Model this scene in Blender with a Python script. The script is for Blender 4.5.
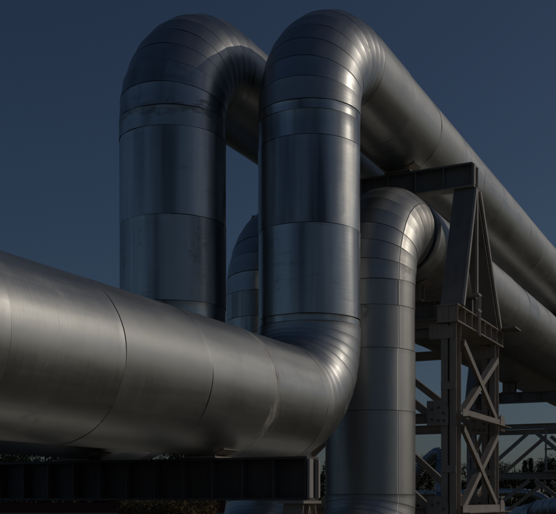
import bpy, math, random
from mathutils import Vector, Matrix
R = math.radians
for o in list(bpy.data.objects): bpy.data.objects.remove(o)
scene = bpy.context.scene
col = scene.collection

# ---------------------------------------------------------------- camera, sky, sun, exposure
EYE = 1.8
cam = bpy.data.cameras.new('camera'); cam_o = bpy.data.objects.new('camera', cam); col.objects.link(cam_o)
cam.sensor_width = 36.0; cam.lens = 36.0 * 1000 / 556
cam.shift_y = 243 / 556
cam.clip_end = 6000; cam.clip_start = 0.05
cam_o.location = (0, 0, EYE); cam_o.rotation_euler = (R(90), 0, 0)
scene.camera = cam_o

SUN_AZ = R(78)        # clockwise from +Y (the view axis) towards +X
SUN_EL = R(27)
world = bpy.data.worlds.new('World'); scene.world = world; world.use_nodes = True
wn = world.node_tree; wn.nodes.clear()
wo = wn.nodes.new('ShaderNodeOutputWorld'); wb = wn.nodes.new('ShaderNodeBackground')
sky = wn.nodes.new('ShaderNodeTexSky'); sky.sky_type = 'NISHITA'; sky.sun_disc = False
sky.sun_elevation = SUN_EL; sky.sun_rotation = SUN_AZ
sky.air_density = 0.9; sky.dust_density = 1.4; sky.ozone_density = 4.6; sky.altitude = 0
wb.inputs['Strength'].default_value = 0.118
wn.links.new(sky.outputs[0], wb.inputs[0]); wn.links.new(wb.outputs[0], wo.inputs[0])

sun = bpy.data.lights.new('sun', 'SUN'); sun.energy = 2.5; sun.angle = R(0.5); sun.color = (1.0, 0.90, 0.76)
sun_o = bpy.data.objects.new('sun', sun); col.objects.link(sun_o)
sd = Vector((math.sin(SUN_AZ) * math.cos(SUN_EL), math.cos(SUN_AZ) * math.cos(SUN_EL), math.sin(SUN_EL)))
sun_o.rotation_euler = (-sd).to_track_quat('-Z', 'Y').to_euler(); sun_o.location = sd * 60
scene.view_settings.view_transform = 'Standard'; scene.view_settings.look = 'None'
scene.view_settings.gamma = 1.0; scene.view_settings.use_curve_mapping = False
scene.view_settings.exposure = -2.45

# ---------------------------------------------------------------- frame of the pipe run
TA = math.atan2(487, 1000)                 # pipes recede to the right of the view axis
P = Vector((math.sin(TA), math.cos(TA), 0))        # along the pipes
Q = Vector((-math.cos(TA), math.sin(TA), 0))       # across them, away from the camera
Z = Vector((0, 0, 1))
def W(s, q, z): return P * s + Q * q + Z * z

# ---------------------------------------------------------------- object helpers
def tag(o, label=None, cat=None, group=None, kind=None):
    for k, v in (('label', label), ('category', cat), ('group', group), ('kind', kind)):
        if v: o[k] = v
    return o
def empty(name, loc, label=None, cat=None, group=None):
    o = bpy.data.objects.new(name, None); col.objects.link(o); o.location = loc
    o.empty_display_size = 0.3
    return tag(o, label, cat, group)
def wpos(o):
    v = Vector(o.location)
    while o.parent: o = o.parent; v += o.location
    return v
def link_mesh(name, me, mat, parent=None, loc=None):
    o = bpy.data.objects.new(name, me); col.objects.link(o)
    if mat and not me.materials: me.materials.append(mat)
    if parent: o.parent = parent
    o.location = loc if loc is not None else (0, 0, 0)
    return o
class MB:
    """collects polygons in world space"""
    def __init__(s): s.v = []; s.f = []; s.smooth = False
    def poly(s, pts):
        n = len(s.v); s.v += [tuple(p) for p in pts]; s.f.append(tuple(range(n, n + len(pts))))
    def grid(s, rings, close=False):
        n = len(s.v); m = len(rings[0])
        for r in rings: s.v += [tuple(p) for p in r]
        for i in range(len(rings) - 1):
            for j in range(m if close else m - 1):
                a = n + i * m + j; b = n + i * m + (j + 1) % m
                s.f.append((a, b, b + m, a + m))
    def prism(s, prof, a, b, up):
        """extrude a 2D profile (x = side, y = up) from a to b"""
        a = Vector(a); b = Vector(b); d = (b - a).normalized(); up = Vector(up)
        up = (up - d * up.dot(d)).normalized(); sd_ = d.cross(up)
        ra = [a + sd_ * x + up * y for x, y in prof]; rb = [b + sd_ * x + up * y for x, y in prof]
        n = len(s.v); m = len(prof); s.v += [tuple(p) for p in ra + rb]
        for i in range(m):
            j = (i + 1) % m; s.f.append((n + i, n + j, n + m + j, n + m + i))
        s.f.append(tuple(n + i for i in reversed(range(m)))); s.f.append(tuple(n + m + i for i in range(m)))
    def box(s, c, ax, ay, az):
        """centre and three half vectors"""
        c, ax, ay, az = map(Vector, (c, ax, ay, az)); n = len(s.v)
        for k in (-1, 1):
            for j in (-1, 1):
                for i in (-1, 1): s.v.append(tuple(c + ax * i + ay * j + az * k))
        for f in ((0, 2, 3, 1), (4, 5, 7, 6), (0, 1, 5, 4), (2, 6, 7, 3), (0, 4, 6, 2), (1, 3, 7, 5)):
            s.f.append(tuple(n + i for i in f))
    def tube(s, pts, r, n=10, r2=None):
        pts = [Vector(p) for p in pts]; rings = []
        for i, p in enumerate(pts):
            d = (pts[min(i + 1, len(pts) - 1)] - pts[max(i - 1, 0)]).normalized()
            u = d.orthogonal().normalized() if abs(d.z) > 0.9 else d.cross(Z).normalized()
            w = d.cross(u); rr = r if r2 is None else r + (r2 - r) * i / max(1, len(pts) - 1)
            rings.append([p + (u * math.cos(t) + w * math.sin(t)) * rr for t in [2 * math.pi * k / n for k in range(n)]])
        s.grid(rings, True); k = len(s.v)
        s.f.append(tuple(reversed(range(k - n * len(pts), k - n * len(pts) + n)))); s.f.append(tuple(range(k - n, k)))
    def build(s, name, mat, parent=None, origin=None, smooth=False):
        """origin: world point used as the object's own origin"""
        base = wpos(parent) if parent else Vector((0, 0, 0))
        og = Vector(origin) if origin is not None else base
        me = bpy.data.meshes.new(name)
        me.from_pydata([tuple(Vector(p) - og) for p in s.v], [], s.f); me.validate(); me.update()
        if smooth:
            for p in me.polygons: p.use_smooth = True
        o = link_mesh(name, me, mat, parent, og - base)
        return o
def iprof(w, h, tf, tw):
    a, b = w / 2, h / 2; t = tw / 2
    return [(-a, -b), (a, -b), (a, -b + tf), (t, -b + tf), (t, b - tf), (a, b - tf), (a, b), (-a, b), (-a, b - tf), (-t, b - tf), (-t, -b + tf), (-a, -b + tf)]
def lprof(w, t, flip=1):
    pr = [(0, 0), (w, 0), (w, t), (t, t), (t, w), (0, w)]
    return [(x * flip, y) for x, y in pr][::(1 if flip > 0 else -1)]
def cprof(w, h, t, flip=1):     # channel, web on the x=0 side
    pr = [(0, -h / 2), (w, -h / 2), (w, -h / 2 + t), (t, -h / 2 + t), (t, h / 2 - t), (w, h / 2 - t), (w, h / 2), (0, h / 2)]
    return [(x * flip, y) for x, y in pr][::(1 if flip > 0 else -1)]

# ---------------------------------------------------------------- materials
def new_mat(name):
    m = bpy.data.materials.new(name); m.use_nodes = True
    nt = m.node_tree; nt.nodes.clear()
    out = nt.nodes.new('ShaderNodeOutputMaterial'); b = nt.nodes.new('ShaderNodeBsdfPrincipled')
    nt.links.new(b.outputs[0], out.inputs[0]); return m, nt, b
class G:
    def __init__(s, nt): s.nt = nt
    def n(s, t, **kw):
        x = s.nt.nodes.new(t)
        for k, v in kw.items(): setattr(x, k, v)
        return x
    def l(s, a, b): s.nt.links.new(a, b)
    def noise(s, vec, scale, detail=4, rough=0.55, dist=0.0):
        x = s.n('ShaderNodeTexNoise'); x.inputs['Scale'].default_value = scale; x.inputs['Detail'].default_value = detail
        x.inputs['Roughness'].default_value = rough; x.inputs['Distortion'].default_value = dist
        if vec is not None: s.l(vec, x.inputs['Vector'])
        return x.outputs['Fac']
    def mapping(s, vec, sc, loc=None):
        x = s.n('ShaderNodeMapping'); x.inputs['Scale'].default_value = sc; s.l(vec, x.inputs['Vector'])
        if loc is not None: s.l(loc, x.inputs['Location'])
        return x.outputs[0]
    def rng(s, v, a, b, c, d):
        x = s.n('ShaderNodeMapRange'); x.inputs[1].default_value = a; x.inputs[2].default_value = b
        x.inputs[3].default_value = c; x.inputs[4].default_value = d; s.l(v, x.inputs[0]); return x.outputs[0]
    def math(s, op, a, b):
        x = s.n('ShaderNodeMath', operation=op)
        for i, v in enumerate((a, b)):
            if isinstance(v, (int, float)): x.inputs[i].default_value = v
            else: s.l(v, x.inputs[i])
        return x.outputs[0]
    def mix(s, f, a, b):
        x = s.n('ShaderNodeMix', data_type='RGBA')
        if isinstance(f, (int, float)): x.inputs[0].default_value = f
        else: s.l(f, x.inputs[0])
        for i, v in ((6, a), (7, b)):
            if isinstance(v, (tuple, list)): x.inputs[i].default_value = (*v[:3], 1)
            else: s.l(v, x.inputs[i])
        return x.outputs[2]
    def bump(s, h, strength, dist, prev=None):
        x = s.n('ShaderNodeBump'); x.inputs['Strength'].default_value = strength; x.inputs['Distance'].default_value = dist
        s.l(h, x.inputs['Height'])
        if prev is not None: s.l(prev, x.inputs['Normal'])
        return x.outputs[0]

def jacket_mat(name, c1, c2, rough, refl_streak=0.0, stain_at=None, metal=0.94, stain_w=0.04, stain_col=(0.66, 0.62, 0.55), stain_f=0.95):
    m, nt, b = new_mat(name); g = G(nt)
    uv = g.n('ShaderNodeUVMap').outputs[0]
    oi = g.n('ShaderNodeObjectInfo'); rnd = oi.outputs['Random']
    off = g.n('ShaderNodeCombineXYZ'); g.l(g.math('MULTIPLY', rnd, 37.0), off.inputs[0]); g.l(g.math('MULTIPLY', rnd, 91.0), off.inputs[1])
    uv0 = uv
    uvo = g.n('ShaderNodeVectorMath', operation='ADD'); g.l(uv, uvo.inputs[0]); g.l(off.outputs[0], uvo.inputs[1]); uv = uvo.outputs[0]
    big = g.noise(uv, 1.3, 4, 0.6, 0.4)                                  # large blotches
    brush = g.noise(g.mapping(uv, (1.2, 90, 1)), 1.0, 3, 0.7)            # fine rolling lines round the pipe
    scratch = g.noise(g.mapping(uv, (3, 26, 1)), 1.6, 5, 0.75, 0.6)
    drip = g.noise(g.mapping(uv, (9, 0.7, 1)), 1.0, 4, 0.6)
    spots = g.noise(uv, 14, 5, 0.7)
    base = g.mix(g.rng(big, 0.3, 0.7, 0, 1), c1, c2)
    base = g.mix(g.rng(scratch, 0.58, 0.74, 0, 0.4), base, tuple(x * 0.55 for x in c1))
    base = g.mix(g.rng(rnd, 0, 1, 0.0, 0.25), base, tuple(x * 0.7 for x in c2))
    st = g.math('MULTIPLY', g.rng(big, 0.6, 0.72, 0, 1), g.rng(spots, 0.45, 0.6, 0, 1))
    base = g.mix(g.math('MULTIPLY', st, 0.2), base, (0.42, 0.40, 0.36))
    if refl_streak:      # dark reflection bands painted into the riser colour, plus scuffs
        sk = g.noise(g.mapping(uv, (3.0, 0.16, 1)), 1.0, 3, 0.5)
        base = g.mix(g.rng(sk, 0.42, 0.68, 0, refl_streak), base, (0.10, 0.105, 0.115))
        scuff = g.math('MULTIPLY', g.rng(g.noise(g.mapping(uv, (1.6, 11, 1)), 1.0, 5, 0.7, 0.5), 0.56, 0.66, 0, 0.3), g.rng(g.noise(uv, 0.9, 2), 0.5, 0.62, 0, 1))
        base = g.mix(scuff, base, (0.16, 0.16, 0.16))
    met = None
    if stain_at is not None:      # pale lime run along one joint
        sx = g.n('ShaderNodeSeparateXYZ'); g.l(uv0, sx.inputs[0])
        wob = g.noise(g.mapping(uv0, (1.5, 5, 1)), 1.6, 5, 0.7)
        d = g.math('ABSOLUTE', g.math('SUBTRACT', g.math('ADD', sx.outputs[1], g.rng(wob, 0.3, 0.7, -.11, .11)), stain_at), 0.0)
        met = g.math('MULTIPLY', g.rng(d, stain_w, stain_w * 2.5, stain_f, 0), g.rng(g.noise(uv0, 3.0, 6, 0.7), 0.38, 0.55, 0, 1))
        base = g.mix(met, base, stain_col)
        g.l(g.math('MULTIPLY', g.math('SUBTRACT', 1.0, met), metal), b.inputs['Metallic'])
    g.l(base, b.inputs['Base Color'])
    if met is None: b.inputs['Metallic'].default_value = metal
    ro = g.math('ADD', g.rng(big, 0.25, 0.75, rough - 0.03, rough + 0.04), g.rng(brush, 0.3, 0.7, -0.03, 0.05))
    ro = g.math('ADD', ro, g.rng(drip, 0.4, 0.75, 0, 0.09)); ro = g.math('ADD', ro, g.math('MULTIPLY', st, 0.2))
    ro = g.math('ADD', ro, g.rng(rnd, 0, 1, -0.03, 0.05))
    g.l(ro, b.inputs['Roughness'])
    n1 = g.bump(g.noise(g.mapping(uv, (2.2, 1.1, 1)), 1.2, 2, 0.5), 0.4, 0.010)
    n2 = g.bump(brush, 0.18, 0.001, n1); n3 = g.bump(spots, 0.2, 0.0015, n2)
    g.l(n3, b.inputs['Normal'])
    return m
M = {}
M['jacket'] = jacket_mat('aluminium_jacket', (0.50, 0.502, 0.48), (0.56, 0.562, 0.54), 0.40)
M['jacket_dull'] = jacket_mat('weathered_jacket', (0.47, 0.465, 0.445), (0.55, 0.545, 0.52), 0.42, metal=0.96)
M['jacket_elbow'] = jacket_mat('elbow_jacket', (0.44, 0.445, 0.44), (0.51, 0.515, 0.51), 0.36, metal=0.97)
M['jacket_riser'] = jacket_mat('riser_jacket', (0.56, 0.565, 0.55), (0.62, 0.625, 0.605), 0.25, refl_streak=0.9, metal=0.93)
M['jacket_smudged'] = jacket_mat('smudged_jacket', (0.50, 0.505, 0.495), (0.56, 0.565, 0.55), 0.27, refl_streak=0.8, metal=0.95, stain_at=20.08, stain_w=0.03, stain_col=(0.07, 0.073, 0.078), stain_f=0.5)
M['jacket_stained'] = jacket_mat('stained_jacket', (0.50, 0.502, 0.48), (0.56, 0.562, 0.54), 0.40, stain_at=15.594)
M['jacket_blue'] = jacket_mat('zinc_jacket', (0.40, 0.42, 0.44), (0.46, 0.48, 0.50), 0.36)

def paint_mat(name, c, rough=0.55, rust=0.25, spec=0.4):
    m, nt, b = new_mat(name); g = G(nt)
    tc = g.n('ShaderNodeTexCoord').outputs['Object']; rnd = g.n('ShaderNodeObjectInfo').outputs['Random']
    n1 = g.noise(tc, 2.3, 6, 0.65); n2 = g.noise(tc, 17, 6, 0.7, 0.3); st = g.noise(g.mapping(tc, (14, 14, 1.2)), 1.0, 4, 0.6)
    base = g.mix(g.rng(n1, 0.3, 0.7, 0, 1), tuple(x * 0.78 for x in c), tuple(min(1, x * 1.12) for x in c))
    base = g.mix(g.rng(st, 0.52, 0.75, 0, 0.5), base, tuple(x * y for x, y in zip(c, (0.5, 0.45, 0.40))))
    base = g.mix(g.rng(n2, 0.6, 0.7, 0, rust), base, (0.13, 0.055, 0.025))
    base = g.mix(g.rng(rnd, 0, 1, 0, 0.2), base, tuple(x * 0.7 for x in c))
    g.l(base, b.inputs['Base Color']); g.l(g.rng(n2, 0.3, 0.7, rough - 0.1, rough + 0.15), b.inputs['Roughness'])
    b.inputs['Specular IOR Level'].default_value = spec
    g.l(g.bump(n2, 0.3, 0.002), b.inputs['Normal'])
    return m
M['steel_dark'] = paint_mat('slate_paint', (0.34, 0.32, 0.30))
M['steel_beige'] = paint_mat('grey_beige_paint', (0.47, 0.41, 0.345), 0.6, 0.35)
M['steel_sunlit'] = paint_mat('sunlit_steel_paint', (0.62, 0.57, 0.51), 0.6, 0.3)  # lighter steel colour: sun on the outward faces is painted in
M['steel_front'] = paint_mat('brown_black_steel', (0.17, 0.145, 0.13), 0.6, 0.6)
M['band'] = paint_mat('bitumen_band', (0.035, 0.035, 0.037), 0.6, 0.1)
M['concrete'] = paint_mat('concrete', (0.32, 0.30, 0.27), 0.9, 0.0, 0.2)
M['maroon'] = paint_mat('maroon_sheet', (0.10, 0.030, 0.022), 0.7, 0.3)
M['bolt'] = paint_mat('bolt_steel', (0.16, 0.15, 0.14), 0.5, 0.5)
M['bark'] = paint_mat('bark', (0.09, 0.065, 0.045), 0.9, 0.0, 0.1)

def ground_mat():
    m, nt, b = new_mat('dry_ground'); g = G(nt)
    tc = g.n('ShaderNodeTexCoord').outputs['Object']
    n1 = g.noise(tc, 0.12, 6, 0.6); n2 = g.noise(tc, 2.5, 8, 0.7)
    c = g.mix(g.rng(n1, 0.35, 0.65, 0, 1), (0.085, 0.070, 0.038), (0.135, 0.108, 0.060))
    c = g.mix(g.rng(n2, 0.4, 0.7, 0, 0.6), c, (0.055, 0.050, 0.028))
    g.l(c, b.inputs['Base Color']); b.inputs['Roughness'].default_value = 0.95; b.inputs['Specular IOR Level'].default_value = 0.1
    g.l(g.bump(n2, 0.8, 0.06), b.inputs['Normal']); return m
def gravel_mat():
    m, nt, b = new_mat('gravel'); g = G(nt)
    tc = g.n('ShaderNodeTexCoord').outputs['Object']
    v = g.n('ShaderNodeTexVoronoi'); v.inputs['Scale'].default_value = 22; g.l(tc, v.inputs['Vector'])
    n1 = g.noise(tc, 0.7, 5, 0.6)
    c = g.mix(g.rng(v.outputs['Distance'], 0, 0.6, 0, 1), (0.20, 0.17, 0.135), (0.08, 0.068, 0.055))
    c = g.mix(g.rng(n1, 0.4, 0.65, 0, 0.7), c, (0.09, 0.075, 0.045))
    g.l(c, b.inputs['Base Color']); b.inputs['Roughness'].default_value = 0.95; b.inputs['Specular IOR Level'].default_value = 0.1
    g.l(g.bump(v.outputs['Distance'], 0.8, 0.03), b.inputs['Normal']); return m
def leaf_mat(name, a, b_, trans=0.25):
    m, nt, b = new_mat(name); g = G(nt)
    tc = g.n('ShaderNodeTexCoord').outputs['Object']; rnd = g.n('ShaderNodeObjectInfo').outputs['Random']
    n1 = g.noise(tc, 1.7, 3, 0.6); n2 = g.noise(tc, 9.0, 3, 0.6)
    c = g.mix(g.rng(g.math('ADD', n1, g.math('MULTIPLY', n2, 0.5)), 0.55, 0.95, 0, 1), a, b_)
    c = g.mix(g.math('MULTIPLY', rnd, 0.3), c, tuple(x * 0.6 for x in a))
    g.l(c, b.inputs['Base Color']); b.inputs['Roughness'].default_value = 0.7; b.inputs['Specular IOR Level'].default_value = 0.2
    return m
M['ground'] = ground_mat(); M['gravel'] = gravel_mat()
M['leaf'] = leaf_mat('foliage', (0.030, 0.042, 0.014), (0.07, 0.085, 0.03))
M['pine'] = leaf_mat('pine_foliage', (0.018, 0.030, 0.014), (0.045, 0.065, 0.026))
M['dry'] = leaf_mat('dry_weeds', (0.13, 0.085, 0.035), (0.30, 0.22, 0.10))

# ---------------------------------------------------------------- ground
gb = MB()
gb.poly([(-2500, -2500, 0), (2500, -2500, 0), (2500, 2500, 0), (-2500, 2500, 0)])
tag(gb.build('ground', M['ground']), kind='structure')
gv = MB(); n = 60; rl = random.Random(4)
edge_l = [2.9 + rl.uniform(-.25, .25) for _ in range(n + 1)]; edge_r = [8.3 + rl.uniform(-.3, .3) for _ in range(n + 1)]
gv.grid([[W(-15 + 85 * i / n, edge_l[i], 0.004), W(-15 + 85 * i / n, edge_r[i], 0.004)] for i in range(n + 1)])
tag(gv.build('gravel_path', M['gravel']), kind='structure')

# ---------------------------------------------------------------- pipes
def ring_fn(rnd, theta0, segs, amp):
    """angles and a gentle out-of-round profile for one rolled sheet with a lap joint at theta0"""
    ks = [(k, rnd.gauss(0, 1) * amp / k ** 0.8, rnd.uniform(0, 6.28)) for k in (2, 3, 4, 5, 6, 7, 9, 11, 13, 16)]
    an = [theta0 + 0.012 + (2 * math.pi - 0.012) * i / segs for i in range(segs + 1)]
    off = [sum(a * math.cos(k * t + ph) for k, a, ph in ks) for t in an]
    an.append(an[-1] + 0.03); off.append(off[-1] + 0.0022)     # the lap: last strip rides over the first
    an.insert(0, an[0] - 0.0); off.insert(0, off[0])
    return an, off
class PipeRun:
    """straight - elbow - riser - elbow - straight in the P/Z plane"""
    def __init__(s, q, s_riser, z_low, z_up, Rb, s0, s1):
        s.q, s.sr, s.zl, s.zu, s.R = q, s_riser, z_low, z_up, Rb; s.s0, s.s1 = s0, s1
        s.L1 = s_riser - Rb - s0; s.LA = Rb * math.pi / 2; s.L2 = z_up - Rb - z_low - Rb; s.L3 = s1 - s_riser - Rb
        s.tot = s.L1 + s.LA + s.L2 + s.LA + s.L3
    def at(s, t):
        """centre, tangent, N (in the bend plane)"""
        if t <= s.L1: return W(s.s0 + t, s.q, s.zl), P, Z
        t -= s.L1
        if t <= s.LA:
            a = t / s.R; c = W(s.sr - s.R, s.q, s.zl + s.R)
            return c + (P * math.sin(a) - Z * math.cos(a)) * s.R, P * math.cos(a) + Z * math.sin(a), Z * math.cos(a) - P * math.sin(a)
        t -= s.LA
        if t <= s.L2: return W(s.sr, s.q, s.zl + s.R + t), Z, -P
        t -= s.L2
        if t <= s.LA:
            a = t / s.R; c = W(s.sr + s.R, s.q, s.zu - s.R)
            return c + (-P * math.cos(a) + Z * math.sin(a)) * s.R, Z * math.cos(a) + P * math.sin(a), -P * math.cos(a) + Z * math.sin(a)
        t -= s.LA
        return W(s.sr + s.R + t, s.q, s.zu), P, Z
def sheet(run, t0, t1, r, name, mat, parent, rnd, theta0, bead=True, segs=112, amp=0.0035, gap=0.0034, flare=0.0015, nsub=3):
    base = wpos(parent)
    c0, T0, N0 = run.at(t0 + 1e-6); c1, T1, N1 = run.at(t1 - 1e-6)
    an, off = ring_fn(rnd, theta0, segs, amp); L = t1 - t0
    prof = []                                    # (fraction along, radius offset)
    g0 = gap / L
    if bead and L > 0.3:
        prof = [(g0, 0)] + [(g0 + (1 - 2 * g0) * k / (nsub + 1), 0) for k in range(1, nsub + 1)]
        prof = [p for p in prof if p[0] < 1 - 0.085 / L]
        prof += [(1 - 0.075 / L, 0), (1 - 0.06 / L, 0), (1 - 0.03 / L, flare * .5), (1 - g0, flare)]
    else:
        prof = [(g0, 0), (0.5, 0.0), (1 - g0 * 3, 0), (1 - g0, flare)]
    og = (c0 + c1) / 2
    verts, faces, uvs = [], [], []
    m = len(an); rows = []
    def row(fr, dr):
        k = len(verts)
        for th, of in zip(an, off):
            ct, st = math.cos(th), math.sin(th); rr = r + of + dr
            a = c0 + (N0 * ct + Q * st) * rr; b = c1 + (N1 * ct + Q * st) * rr
            verts.append(tuple(a.lerp(b, fr) - og)); uvs.append(((th - theta0) * r, t0 + L * fr))
        return k
    def strip(a, b):
        for j in range(m - 1): faces.append((a + j, a + j + 1, b + j + 1, b + j))
    ids = [row(f, d) for f, d in prof]
    for a, b in zip(ids, ids[1:]): strip(b, a)
    a = row(prof[0][0], -0.03); b = row(*prof[0]); strip(b, a)
    a = row(*prof[-1]); b = row(prof[-1][0], -0.03); strip(b, a)
    me = bpy.data.meshes.new(name); me.from_pydata(verts, [], faces); me.update()
    ul = me.uv_layers.new(name='UVMap')
    for lp in me.loops: ul.data[lp.index].uv = uvs[lp.vertex_index]
    for p in me.polygons: p.use_smooth = True
    return link_mesh(name, me, mat, parent, og - base)

def make_pipe(name, label, run, r, seed, riser_z, step=1.24, phase=0.0, gores=9, seam=None, mats=('jacket', 'jacket'), rings_after=0, r_low=None, smudged=False, stained=False, emat='jacket_elbow', rmat='jacket_riser'):
    rnd = random.Random(seed); r_low = r_low or r
    root = empty(name, W(run.sr, run.q, run.zl - 0), label, 'pipe', 'insulated pipes of the expansion loop')
    def seam_angle(): return (math.pi * rnd.choice((0.72, 0.8, 0.9)) + rnd.uniform(-.15, .15)) if seam is None else seam + rnd.uniform(-.03, .03)
    def mat(): return M[mats[0]] if rnd.random() < 0.7 else M[mats[1]]
    # lower straight: cut backwards from the elbow
    t = run.L1; cuts = [t, t - phase] if phase else [t]
    while cuts[-1] > 0: cuts.append(max(0, cuts[-1] - step * rnd.uniform(.97, 1.03)))
    cuts = cuts[::-1]
    for a, b in zip(cuts, cuts[1:]):
        if b - a > 0.05: sheet(run, a, b, r_low + rnd.uniform(-.002, .002), 'jacket_sheet', M['jacket_stained'] if (stained and b > run.L1 - 1.4) else mat(), root, rnd, seam_angle())
    def elbow(ta):
        for k in range(gores):
            sheet(run, ta + run.LA * k / gores, ta + run.LA * (k + 1) / gores, (r if ta > run.L1 else r_low + (r - r_low) * (k + .5) / gores) + 0.003 + rnd.uniform(-.003, .003), 'elbow_segment', M['jacket_stained'] if (stained and k < 1 and ta == run.L1) else M['jacket_smudged'] if (smudged and k < 2 and ta > run.L1) else M[emat], root, rnd, math.pi if seam is None else seam, bead=False, amp=0.002, gap=0.0027, flare=0.0012)
    elbow(run.L1)
    t0 = run.L1 + run.LA; zs = [run.zl + run.R] + [z for z in riser_z if run.zl + run.R + .04 < z < run.zu - run.R - .04] + [run.zu - run.R]
    for a, b in zip(zs, zs[1:]):
        sheet(run, t0 + a - zs[0], t0 + b - zs[0], r + rnd.uniform(-.002, .003), 'jacket_sheet', M['jacket_smudged'] if smudged and b == zs[-1] else M[rmat], root, rnd, seam_angle(), nsub=5, amp=0.005)
    t0 += run.L2; elbow(t0); t0 += run.LA
    t = t0
    for k in range(rings_after):
        sheet(run, t, t + .12, r - .03, 'bitumen_band', M['band'], root, rnd, math.pi, bead=False)
        sheet(run, t + .12, t + .34, r + .004, 'collar_ring', mat(), root, rnd, math.pi, bead=False); t += .34
    while t < run.tot:
        e = min(run.tot, t + step * rnd.uniform(.97, 1.03))
        sheet(run, t, e, r + rnd.uniform(-.002, .002), 'jacket_sheet', mat(), root, rnd, seam_angle(), segs=112 if t - t0 < 26 else 48)
        t = e
    return root

S_END = 48.0
runA = PipeRun(4.84, 10.78, 2.87, 7.26, 0.95, -7, S_END)
runB = PipeRun(6.31, 10.11, 2.85, 7.20, 0.95, -7, S_END)
runC = PipeRun(4.74, 12.54, 0.92, 5.58, 0.95, -7, S_END)
runD = PipeRun(6.29, 12.62, 0.92, 5.60, 0.95, -7, S_END)
pipeA = make_pipe('heating_pipe', 'nearest silver clad pipe, sweeping in from the left into the tall right-hand arch', runA, 0.60, 11, [3.90, 4.92, 5.91, 6.2], stained=True, r_low=0.65)
pipeB = make_pipe('heating_pipe', 'silver clad pipe forming the tall arch on the left, behind the foreground pipe', runB, 0.625, 23, [4.05, 5.02, 6.02], phase=0.5, smudged=True)
pipeC = make_pipe('heating_pipe', 'shorter bright riser and elbow beside the steel trestle, under the tall arch', runC, 0.60, 37, [2.95, 3.75, 4.3], seam=math.pi * 1.663, mats=('jacket', 'jacket_dull'), emat='jacket_dull', rmat='jacket_dull', rings_after=1, step=1.0)
pipeD = make_pipe('heating_pipe', 'short dark riser and elbow glimpsed between the two tall arches', runD, 0.60, 51, [2.9, 3.5, 3.9, 4.3], step=1.1)

# ---------------------------------------------------------------- steel trestles
def ibeam(name, a, b, w, h, parent, mat, up=Z, tf=0.022, tw=0.016, stiff=0, ends=True, stiff_inset=0.15):
    mb = MB(); mb.prism(iprof(w, h, tf, tw), a, b, up); o = mb.build(name, mat, parent, (Vector(a) + Vector(b)) / 2)
    a = Vector(a); b = Vector(b); d = (b - a).normalized(); up = Vector(up); up = (up - d * up.dot(d)).normalized(); sdv = d.cross(up)
    if stiff:
        L = (b - a).length
        for k in range(stiff + 1):
            c = a + d * (stiff_inset + (L - 2 * stiff_inset) * k / stiff)
            for sg in (-1, 1):
                mb = MB(); ww = (w - tw) / 4 - 0.004
                mb.box(c + sdv * sg * (tw / 2 + ww + .001), d * 0.007, sdv * ww, up * (h / 2 - tf - .001)); mb.build('stiffener', mat, o, c)
    return o
def shoe(parent, s, q, z_beam, z_pipe_bottom, run_r, mat):
    """saddle: base plate, web and cradle plate under the pipe"""
    h = z_pipe_bottom - z_beam; mb = MB()
    mb.box(W(s, q, z_beam + .010), P * .16, Q * .20, Z * .008)
    top = 0.10
    mb.box(W(s, q, (z_beam + .018 + z_pipe_bottom + .02) / 2), P * .14, Q * .008, Z * ((h + .002) / 2))
    for sg in (-1, 1):
        mb.box(W(s + .1 * sg, q, (z_beam + .018 + z_pipe_bottom + .015) / 2), P * .006, Q * .17, Z * ((h - .003) / 2))
    rings = []
    for k in range(13):
        a = -math.pi / 2 + (k - 6) / 6 * R(26)
        rings.append([W(s - .15, q + math.cos(a) * (run_r + .012), z_pipe_bottom + run_r + math.sin(a) * (run_r + .012)), W(s + .15, q + math.cos(a) * (run_r + .012), z_pipe_bottom + run_r + math.sin(a) * (run_r + .012)),
                      W(s + .15, q + math.cos(a) * (run_r + .004), z_pipe_bottom + run_r + math.sin(a) * (run_r + .004)), W(s - .15, q + math.cos(a) * (run_r + .004), z_pipe_bottom + run_r + math.sin(a) * (run_r + .004))])
    mb.grid(rings, True); mb.poly(rings[0]); mb.poly(rings[-1][::-1])
    return mb.build('support_shoe', mat, parent, W(s, q, z_beam))
def gusset(parent, c, ax, ay, nrm, mat, bolts):
    """plate with clipped corners and bolt heads"""
    mb = MB(); x, y = ax.length, ay.length; ux, uy = ax.normalized(), ay.normalized(); nrm = nrm.normalized()
    pr = [(-x, -y), (x, -y), (x, y), (-x * .35, y), (-x, y * .45)]
    f = [c + ux * u + uy * v + nrm * .007 for u, v in pr]; b = [c + ux * u + uy * v - nrm * .007 for u, v in pr]
    mb.poly(f); mb.poly(b[::-1])
    for i in range(5): j = (i + 1) % 5; mb.poly([f[j], f[i], b[i], b[j]])
    o = mb.build('gusset_plate', mat, parent, c)
    for u, v in bolts:
        mb = MB(); cc = c + ux * u * x + uy * v * y; mb.tube([cc + nrm * .0075, cc + nrm * .026], .017, 6); mb.build('bolt', M['bolt'], o, cc)
    return o
def base_plate(parent, s, q, mat):
    mb = MB(); c = W(s, q, .2); mb.box(c + Z * .012, P * .24, Q * .24, Z * .012); o = mb.build('base_plate', mat, parent, c)
    mb = MB(); mb.box(W(s, q, .096), P * .36, Q * .36, Z * .104); mb.build('footing', M['concrete'], parent, W(s, q, 0))
    return o

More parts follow.
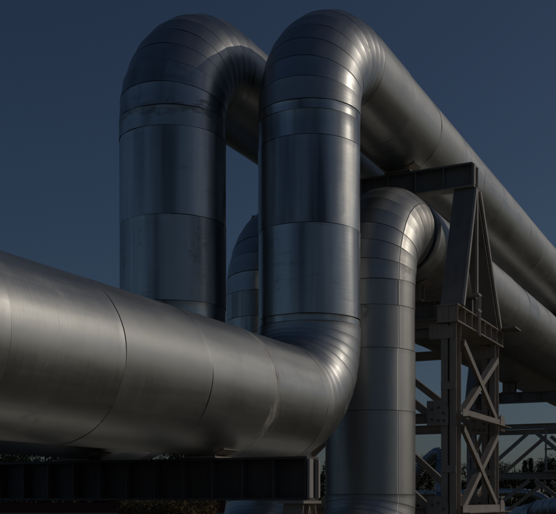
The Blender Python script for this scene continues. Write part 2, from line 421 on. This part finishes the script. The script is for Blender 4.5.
def low_trestle(s, q0, q1, ztop, label):
    root = empty('pipe_trestle', W(s, q0, 0), label, 'trestle', 'steel pipe trestles')
    h = 0.40; md = M['steel_dark']; ml = M['steel_beige']
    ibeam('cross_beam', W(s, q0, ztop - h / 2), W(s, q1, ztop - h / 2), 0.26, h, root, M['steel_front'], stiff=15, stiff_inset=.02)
    zb = ztop - h
    for e, w_ in ((-.085, .04), (.095, .018)):
        mb = MB(); c = W(s + e, q0 - .014, ztop - h / 2); mb.box(c, P * w_, Q * .012, Z * (h / 2 - .024)); mb.build('sunlit_end_bar', M['steel_sunlit'], root, c)  # added bars whose pale colour paints the sunlit beam end
    for q in (q0 + .13, q1 - .13):
        mb = MB(); mb.box(W(s, q, zb - .015), P * .20, Q * .13, Z * .0125); mb.build('cap_plate', ml, root, W(s, q, zb))
        for sg in (-1, 1):
            a = W(s + sg * .06, q, zb - .03); b = W(s + sg * .52, q, .226)
            ibeam('leg', a, b, 0.20, 0.14, root, ml, up=P * sg, tf=.014, tw=.010)
            base_plate(root, s + sg * .52, q, ml)
        mb = MB(); mb.prism(lprof(.08, .009), W(s - .34, q - .08, .85), W(s + .34, q - .08, .85), Z); mb.build('brace', ml, root, W(s, q, .9))
    for sg, za, zc in ((-1, .45, 1.5), (1, 1.5, .45)):
        mb = MB(); mb.prism(lprof(.08, .009), W(s + .02 * sg, q0 + .24, za), W(s + .02 * sg, q1 - .24, zc), Z); mb.build('brace', ml, root, W(s, (q0 + q1) / 2, 1))
    return root

QN, QF = 3.85, 7.08
def high_trestle(s0, label, ztop=6.60, zl=4.44, nodes=(4.10, 2.92, 1.62), detail=True, rail=False):
    """two inverted-V frames on a two-storey braced tower"""
    root = empty('pipe_trestle', W(s0, QN, 0), label, 'trestle', 'steel pipe trestles')
    md, ml = M['steel_dark'], M['steel_beige']
    h = 0.34; sa, sb = s0 - .78, s0 + 1.38                # columns
    ibeam('cross_beam', W(s0, QN - .12, ztop - h / 2), W(s0, QF + .03, ztop - h / 2), 0.24, h, root, md, stiff=8, stiff_inset=.012)
    for e, w_ in ((-.085, .035), (.10, .016)):
        mb = MB(); c = W(s0 + e, QN - .134, ztop - h / 2); mb.box(c, P * w_, Q * .012, Z * (h / 2 - .024)); mb.build('sunlit_end_bar', M['steel_sunlit'], root, c)  # bars added on the beam end, coloured as if sunlit
    for q in (QN, QF):
        mb = MB(); mb.box(W(s0, q, ztop - h - .014), P * .17, Q * .15, Z * .012); mb.build('cap_plate', ml, root, W(s0, q, ztop - h))
        for a_, b_ in ((s0 - .05, sa + .06), (s0 + .06, sb - .06)):
            sg = -1 if b_ < s0 else 1
            lg = ibeam('leg', W(a_, q, ztop - h - .028), W(b_, q, zl + .002), 0.30, 0.13, root, md, up=P * sg, tf=.016, tw=.012)
            oq = -Q if q == QN else Q
            for e in (.05 * sg,):
                mb = MB(); k = oq * .168; mb.prism([(-.016, -.03), (.016, -.03), (.016, .03), (-.016, .03)], W(a_ + e, q, ztop - h - .03) + k, W(b_ + e, q, zl + .004) + k, P); mb.build('sunlit_edge_bar', M['steel_sunlit'], lg, (W(a_, q, ztop - h) + W(b_, q, zl)) / 2 + k)  # added bars, their pale colour paints sunlight on the outer leg edges
        mb = MB(); k = (-Q if q == QN else Q) * .15; mb.prism([(-.016, -.028), (.016, -.028), (.016, .028), (-.016, .028)], W(s0, q, ztop - h - .03) + k, W(s0, q, zl + .3) + k, P); mb.build('centre_post', M['steel_sunlit'], root, W(s0, q, zl + 1) + k)
        mb = MB(); mb.box(W(s0, q, zl + .285) + k, P * .09, Q * .05, Z * .014); mb.build('post_foot', M['steel_sunlit'], root, W(s0, q, zl + .28) + k)
        hb = .24
        ibeam('longitudinal_beam', W(sa - .19, q, zl - hb / 2), W(sb + .25, q, zl - hb / 2), 0.30, hb, root, ml, stiff=7, tf=.018, stiff_inset=.02)
        for sc in (sa, sb):
            # column of two channels with a gap between them
            for sg in (-1, 1):
                mb = MB(); mb.prism(cprof(.092, .24, .012, -sg), W(sc, q + sg * .014, zl - hb - .004), W(sc, q + sg * .014, .226), P)
                mb.build('column_channel', ml, root, W(sc, q + sg * .1, 0))
            for zb in (nodes[0] - .75, nodes[1] - .7, .7):
                for sg in (-1, 1):
                    mb = MB(); mb.box(W(sc + sg * .125, q, zb), P * .005, Q * .105, Z * .05); mb.build('batten_plate', ml, root, W(sc, q, zb))
            base_plate(root, sc, q, ml)
            sgn = 1 if q == QN else -1
            # knee gusset under the longitudinal beam
            gusset(root, W(sc - .126, q + sgn * .10, zl - hb - .11), Q * sgn * .17, Z * .10, -P, ml, ())
        # bracing in the plane of the pipes
        outq = -Q if q == QN else Q
        lv = [zl - hb - .1] + list(nodes[1:]) + [.32]
        for k in range(len(lv) - 1):
            zt, zb = lv[k], lv[k + 1]
            for sg, (x0, x1) in enumerate(((sa + .10, sb - .10), (sb - .10, sa + .10))):
                mb = MB(); o_ = outq * (.135 + .02 * sg) + Q * 0
                a = W(x0, q, zt - .10) + outq * (.150 if sg else .168); b = W(x1, q, zb + .10) + outq * (.150 if sg else .168)
                mb.prism(lprof(.09, .010, 1 if sg else -1), a, b, outq * -1); mb.build('brace', ml, root, (a + b) / 2)
            if k < len(lv) - 2:
                a = W(sa - .12, q, zb) + outq * .19; b = W(sb + .12, q, zb) + outq * .19
                mb = MB(); mb.prism(lprof(.11, .010), a, b, Z); mb.build('strut', ml, root, (a + b) / 2)
            gusset(root, W(sb - .06, q, zb + .06) + outq * .205, P * -.13, Z * .12, outq, ml, ())
    # bracing across the run
    qm = (QN + QF) / 2
    for sc in (sa, sb):
        for k, zn in enumerate(nodes):
            a = W(sc, QN + .15, zn); b = W(sc, QF - .15, zn)
            mb = MB(); mb.prism(cprof(.07, .14, .01, -1), a, b, Z); mb.build('strut', ml, root, (a + b) / 2)
            zlow = nodes[k + 1] if k + 1 < len(nodes) else .35
            for sg, qe in ((1, QN), (-1, QF)):
                a = W(sc - .05, qe + sg * .22, zlow + .05); b = W(sc - .05, qm - sg * .10, zn - .10)
                mb = MB(); mb.prism(lprof(.10, .011, sg), a, b, P); mb.build('brace', ml, root, (a + b) / 2)
                gusset(root, W(sc - .135, qe + sg * .15, zlow + .06), Q * sg * .15, Z * .17, -P, ml, ((-.1, .45), (-.55, .0), (-.1, -.6), (-.6, -.6), (.5, .3), (.5, -.5)) if detail else ())
    # cross beams carrying the lower pair of pipes
    for sc in (s0 + .2,):
        ibeam('cross_beam', W(sc, QN - .10, zl + .15), W(sc, QF + .10, zl + .15), .2, .29, root, md, stiff=6, stiff_inset=.05)
    if detail:
        mb = MB(); c = W(sb + .20, QN - .26, zl + .03); mb.box(c, P * .2, Q * .13, Z * .012); mb.build('bracket_plate', md, root, c)
        for ds in (.02, .10):
            mb = MB(); mb.tube([W(s0 + ds - .06, QN - .185, zl - .3), W(s0 + ds - .06, QN - .185, zl + .27)], .014, 8); mb.build('conduit', ml, root, W(s0 + .3, QN - .19, zl))
        mb = MB(); mb.box(W(s0, QN - .177, zl + .06), P * .1, Q * .02, Z * .015); mb.build('clamp', ml, root, W(s0, QN - .177, zl + .06))
    if rail:
        zf = nodes[1] + .08
        mb = MB(); mb.box(W(sa - .5, QN + .25, zf), P * .42, Q * .9, Z * .02); mb.build('platform', ml, root, W(sa - .5, QN + .25, zf))
        for q in (QN - .6, QN + .25, QN + 1.1):
            mb = MB(); mb.tube([W(sa - .88, q, zf + .02), W(sa - .88, q, zf + 1.05)], .025, 8); mb.build('rail_post', ml, root, W(sa - .88, q, zf))
        for z in (.55, 1.05):
            mb = MB(); mb.tube([W(sa - .88, QN - .63, zf + z), W(sa - .88, QN + 1.13, zf + z)], .024, 8); mb.build('guard_rail', ml, root, W(sa - .88, QN + .9, zf + z))
    return root

tr1 = low_trestle(8.34, 3.71, 8.6, 2.195, 'low dark cross beam on splayed legs under the foreground pipe')
tr2 = high_trestle(14.08, 'tall steel trestle with inverted-V top and cross-braced tower on the right')
tr3 = high_trestle(27.2, 'distant steel trestle with chevron braces seen past the tall trestle', nodes=(3.72, 2.45, 1.3), rail=True)
tr4 = high_trestle(41.0, 'farthest steel trestle beyond the right edge of the picture', detail=False)
for s in (14.08, 27.2, 41.0):
    for rt, rn, r in ((pipeA, runA, .60), (pipeB, runB, .625)): shoe(rt, s, rn.q, 6.60, rn.zu - r, r, M['steel_beige'])
    for rt, rn, r in ((pipeC, runC, .60), (pipeD, runD, .60)): shoe(rt, s + .2, rn.q, 4.44 + .295, rn.zu - r, r, M['steel_beige'])
for s in (8.34,):
    for rt, rn, r in ((pipeA, runA, .65), (pipeB, runB, .625)): shoe(rt, s, rn.q, 2.195, rn.zl - r, r, M['steel_beige'])
for i, s in enumerate((2.0, 6.0, 10.6)):
    for rn, nm in ((runC, 'nearer'), (runD, 'farther')):
        mb = MB(); zt = rn.zl - .59
        pr = [(-.7, 0), (.7, 0), (.62, zt * .8), (.45, zt), (-.45, zt), (-.62, zt * .8)]
        mb.prism(pr, W(s - .2, rn.q, 0), W(s + .2, rn.q, 0), Z)
        tag(mb.build('concrete_sleeper', M['concrete'], None, W(s, rn.q, 0)), '%s concrete sleeper carrying the %s ground-level pipe' % (('leftmost', 'middle', 'rightmost')[i], nm), 'sleeper', 'concrete sleepers under the low pipes')

# ---------------------------------------------------------------- distant pipes
class Poly:
    """path through points with filleted corners, for far pipes"""
    def __init__(s, pts, rad, n=8):
        pts = [Vector(p) for p in pts]; out = [pts[0]]; s.kind = []
        for i in range(1, len(pts) - 1):
            a = (pts[i - 1] - pts[i]).normalized(); b = (pts[i + 1] - pts[i]).normalized()
            d0 = pts[i] + a * rad; d1 = pts[i] + b * rad
            for k in range(n + 1):
                t = k / n; out.append(d0 * (1 - t) ** 2 + pts[i] * 2 * t * (1 - t) + d1 * t * t)
        out.append(pts[-1]); s.p = out
def far_pipe(name, label, pts, rad, r, mat, step=1.5):
    pth = Poly(pts, rad).p; root = empty(name, (pth[0].x, pth[0].y, 0), label, 'pipe', 'distant pipes beyond the trestles')
    st = [pth[0]]
    for a, b in zip(pth, pth[1:]):
        n = max(1, round((b - a).length / step))
        for k in range(1, n + 1): st.append(a.lerp(b, k / n))
    tang = [(st[min(i + 1, len(st) - 1)] - st[max(i - 1, 0)]).normalized() for i in range(len(st))]
    ref = Vector((0.3, 1, 0)).normalized()
    def ring(i, rr, sh):
        t = tang[i]; u = t.cross(ref).normalized(); w = t.cross(u)
        return [st[i] + t * sh + (u * math.cos(x) + w * math.sin(x)) * rr for x in [2 * math.pi * k / 32 for k in range(32)]]
    for i in range(len(st) - 1):
        mb = MB(); mb.grid([ring(i, r * .93, .008), ring(i, r, .008), ring(i + 1, r, -.05), ring(i + 1, r + .005, -.04), ring(i + 1, r + .005, -.008), ring(i + 1, r * .93, -.008)], True)
        o = mb.build('jacket_sheet', mat, root, (st[i] + st[i + 1]) / 2, smooth=True)
        o.data.uv_layers.new(name='UVMap')
        for l in o.data.loops:
            v = o.data.vertices[l.vertex_index].co; o.data.uv_layers[0].data[l.index].uv = (v.x + v.y, v.z)
    return root
def px(u, v, y): return Vector(((u - 278) / 1000 * y, y, EYE + (500 - v) / 1000 * y))
y = 58
far_pipe('distant_pipe', 'bluish clad pipe elbow dropping down between the bright riser and trestle column', [px(405, 492, y), px(424, 463, y - .4), px(441.5, 449, y - 1), px(441.5, 535, y - 1), px(470, 535, y - 3)], 0.6, 0.33, M['jacket_blue'])
far_pipe('distant_pipe', 'wide bluish ribbed pipe low in the bottom right corner', [W(46, 12, 1.05), px(525, 519, 34), px(548, 510, 31), px(640, 505, 27)], 2.0, 0.42, M['jacket_blue'], 0.7)
far_pipe('distant_pipe', 'pale thin pipe running level below the distant trees at right', [px(400, 494, 64), px(470, 493, 62), px(536, 492, 60), px(556, 508, 58), px(640, 510, 55)], 1.2, 0.22, M['jacket_dull'])

# ---------------------------------------------------------------- far ground things: wall, weeds, trees
rw = random.Random(9)
wl = empty('boundary_wall', (-22, 70, 0), 'low maroon sheet wall on pale plinth far behind the low trestle beam', 'wall')
for k in range(22):
    x = -26 + k * 1.5; mb = MB()
    mb.prism([(0, .9), (.09, .9), (.09, 1.62), (0, 1.62)], (x + .01, 70, 0), (x + 1.49, 70, 0), Z); mb.build('wall_panel', M['maroon'], wl, (x + .75, 70, .9))
mb = MB(); mb.prism([(-.06, 0), (.16, 0), (.16, .895), (-.06, .895)], (-26, 70, 0), (7, 70, 0), Z); mb.build('plinth', M['concrete'], wl, (-10, 70, 0))

def weeds(name, label, x0, x1, y0, y1, n, h0, h1, mat, seed):
    r = random.Random(seed); v = []; f = []
    for i in range(n):
        x, yy = r.uniform(x0, x1), r.uniform(y0, y1); h = r.uniform(h0, h1) * (0.7 + 0.3 * math.sin(x * 1.7 + yy)) ; a = r.uniform(0, 6.28)
        lx, ly = math.cos(a) * h * r.uniform(.05, .3), math.sin(a) * h * r.uniform(.05, .3); w = r.uniform(.006, .014)
        k = len(v); px_, py_ = -math.sin(a) * w, math.cos(a) * w
        v += [(x - px_, yy - py_, 0), (x + px_, yy + py_, 0), (x + lx, yy + ly, h)]; f.append((k, k + 1, k + 2))
        for j in range(5):
            t = r.uniform(.45, 1); c = Vector((x + lx * t, yy + ly * t, h * t)); s_ = r.uniform(.05, .14); k = len(v)
            d1 = Vector((r.gauss(0, 1), r.gauss(0, 1), r.gauss(0, 1))).normalized() * s_; d2 = Vector((r.gauss(0, 1), r.gauss(0, 1), r.gauss(0, 1))).normalized() * s_
            v += [tuple(c), tuple(c + d1), tuple(c + d2)]; f.append((k, k + 1, k + 2))
    me = bpy.data.meshes.new(name); me.from_pydata(v, [], f); me.update()
    return tag(link_mesh(name, me, mat), label, 'weeds', kind='stuff')
weeds('dry_weeds', 'tall dry yellow brown weeds behind the low trestle beam', -6.6, -3.0, 40, 46, 14000, 1.45, 2.05, M['dry'], 3)

def tree(label, x, y, h, seed, pine=False, group='dark trees on the horizon'):
    r = random.Random(seed); root = empty('pine_tree' if pine else 'tree', (x, y, 0), label, 'tree', group)
    mb = MB(); mb.tube([(x, y, -.05), (x + r.uniform(-.1, .1), y, h * .45), (x + r.uniform(-.2, .2), y, h * .9)], h * .022, 8, h * .006)
    limbs = []
    for k in range(7):
        z = h * r.uniform(.3, .8); a = r.uniform(0, 6.28); L = h * (.2 if not pine else .16)
        e = Vector((x + math.cos(a) * L, y + math.sin(a) * L, z + L * (.6 if not pine else -.05))); limbs.append(e)
        mb.tube([(x, y, z), tuple(e)], h * .008, 5, h * .003)
    mb.build('trunk', M['bark'], root, (x, y, 0))
    v = []; f = []
    def leaf(c, s_):
        k = len(v); d1 = Vector((r.gauss(0, 1), r.gauss(0, 1), r.gauss(0, .7))).normalized() * s_; d2 = Vector((r.gauss(0, 1), r.gauss(0, 1), r.gauss(0, .7))).normalized() * s_
        v.extend([tuple(c - d1 * .5), tuple(c + d2 * .5), tuple(c + d1), tuple(c + d1 * .2 - d2 * .6)]); f.append((k, k + 1, k + 2, k + 3))
    if pine:
        for lay in range(26):
            z = h * (.12 + .87 * lay / 25); rad = h * .19 * (1 - lay / 26.5) * r.uniform(.7, 1.2); nb = 8
            for b in range(nb):
                a = r.uniform(0, 6.28); rr = rad * r.uniform(.7, 1.1)
                for j in range(26):
                    t = r.random() ** .7; leaf(Vector((x + math.cos(a) * rr * t, y + math.sin(a) * rr * t, z - rr * t * .22 + r.gauss(0, h * .008))) + Vector((r.gauss(0, h * .012), r.gauss(0, h * .012), 0)), h * .018)
    else:
        cl = []
        for k in range(26):
            a = r.uniform(0, 6.28); e = r.uniform(-.6, 1); rad = h * r.uniform(.12, .30)
            cl.append((Vector((x + math.cos(a) * rad, y + math.sin(a) * rad, h * (.6 + .32 * e * r.uniform(.5, 1)))), h * r.uniform(.06, .13)))
        for c, s_ in cl:
            for j in range(120):
                d = Vector((r.gauss(0, 1), r.gauss(0, 1), r.gauss(0, .8))); d = d.normalized() * s_ * r.random() ** .45; leaf(c + d, h * .017)
    me = bpy.data.meshes.new('crown'); base = Vector((x, y, 0)); me.from_pydata([tuple(Vector(p) - base) for p in v], [], f); me.update()
    link_mesh('crown', me, M['pine' if pine else 'leaf'], root)
    return root
specs = [(418, 456, 92, 0), (429, 449, 95, 0), (439, 452, 98, 0), (452, 462, 90, 1), (470, 458, 92, 0), (484, 456, 96, 0), (496, 455, 90, 0), (506, 457, 88, 0),
         (515, 460, 93, 0), (525, 461, 100, 1), (531, 459, 88, 1), (541, 455, 91, 0), (550, 451, 95, 0), (560, 448, 90, 0), (572, 452, 92, 0), (240, 490, 260, 0), (262, 492, 250, 0)] + [(u_, 424 + (u_ * 7) % 9, 88 + (u_ * 3) % 12, 0) for u_ in (-60, -32, -5, 20, 46, 72, 98, 124, 150, 177, 205)]
where = ['by the bright riser edge', 'behind the distant pipe elbow', 'just left of the trestle column', 'behind the trestle column', 'seen through the trestle bracing', 'by the right tower column', 'just past the right tower column',
         'under the chevron brace', 'left of the small pines', 'between the braces, smaller pine', 'between the braces, taller pine', 'left of the guard rail', 'behind the guard rail', 'at the right edge', 'beyond the right edge', 'far off behind the arches', 'far off behind the short riser'] + ['%s in the row glimpsed under the foreground pipe' % w_ for w_ in ('leftmost', 'second', 'third', 'fourth', 'fifth', 'sixth', 'seventh', 'eighth', 'ninth', 'tenth', 'last')]
for (u, v, y, pn), wh in zip(specs, where):
    h = EYE + (500 - v) / 1000 * y
    tree(('dark pine tree ' if pn else 'dark bushy tree ') + wh, (u - 278) / 1000 * y, y, h, int(u * 7 + v), bool(pn))
# scrub that closes the foot of the tree line
def scrub(label, u0, u1, y0, y1, n, hb, seed):
    v = []; f = []; r = random.Random(seed)
    for i in range(n):
        u = r.uniform(u0, u1); y = r.uniform(y0, y1); zz = r.random() ** 1.1 * hb * (1 + .3 * math.sin(u * .11) + .2 * math.sin(u * .37)); x = (u - 278) / 1000 * y
        s_ = .24; k = len(v); c = Vector((x, y, max(.05, zz)))
        d1 = Vector((r.gauss(0, 1), r.gauss(0, 1), r.gauss(0, 1))).normalized() * s_; d2 = Vector((r.gauss(0, 1), r.gauss(0, 1), r.gauss(0, 1))).normalized() * s_
        v += [tuple(c), tuple(c + d1), tuple(c + d2)]; f.append((k, k + 1, k + 2))
    me = bpy.data.meshes.new('scrub'); me.from_pydata(v, [], f); me.update()
    tag(link_mesh('scrub', me, M['leaf']), label, 'scrub', kind='stuff')
scrub('dark scrub along the foot of the trees at right', 380, 640, 96, 112, 16000, 2.6, 77)
scrub('dark thicket seen under the foreground pipe at left', -140, 345, 92, 104, 60000, 6.2, 78)
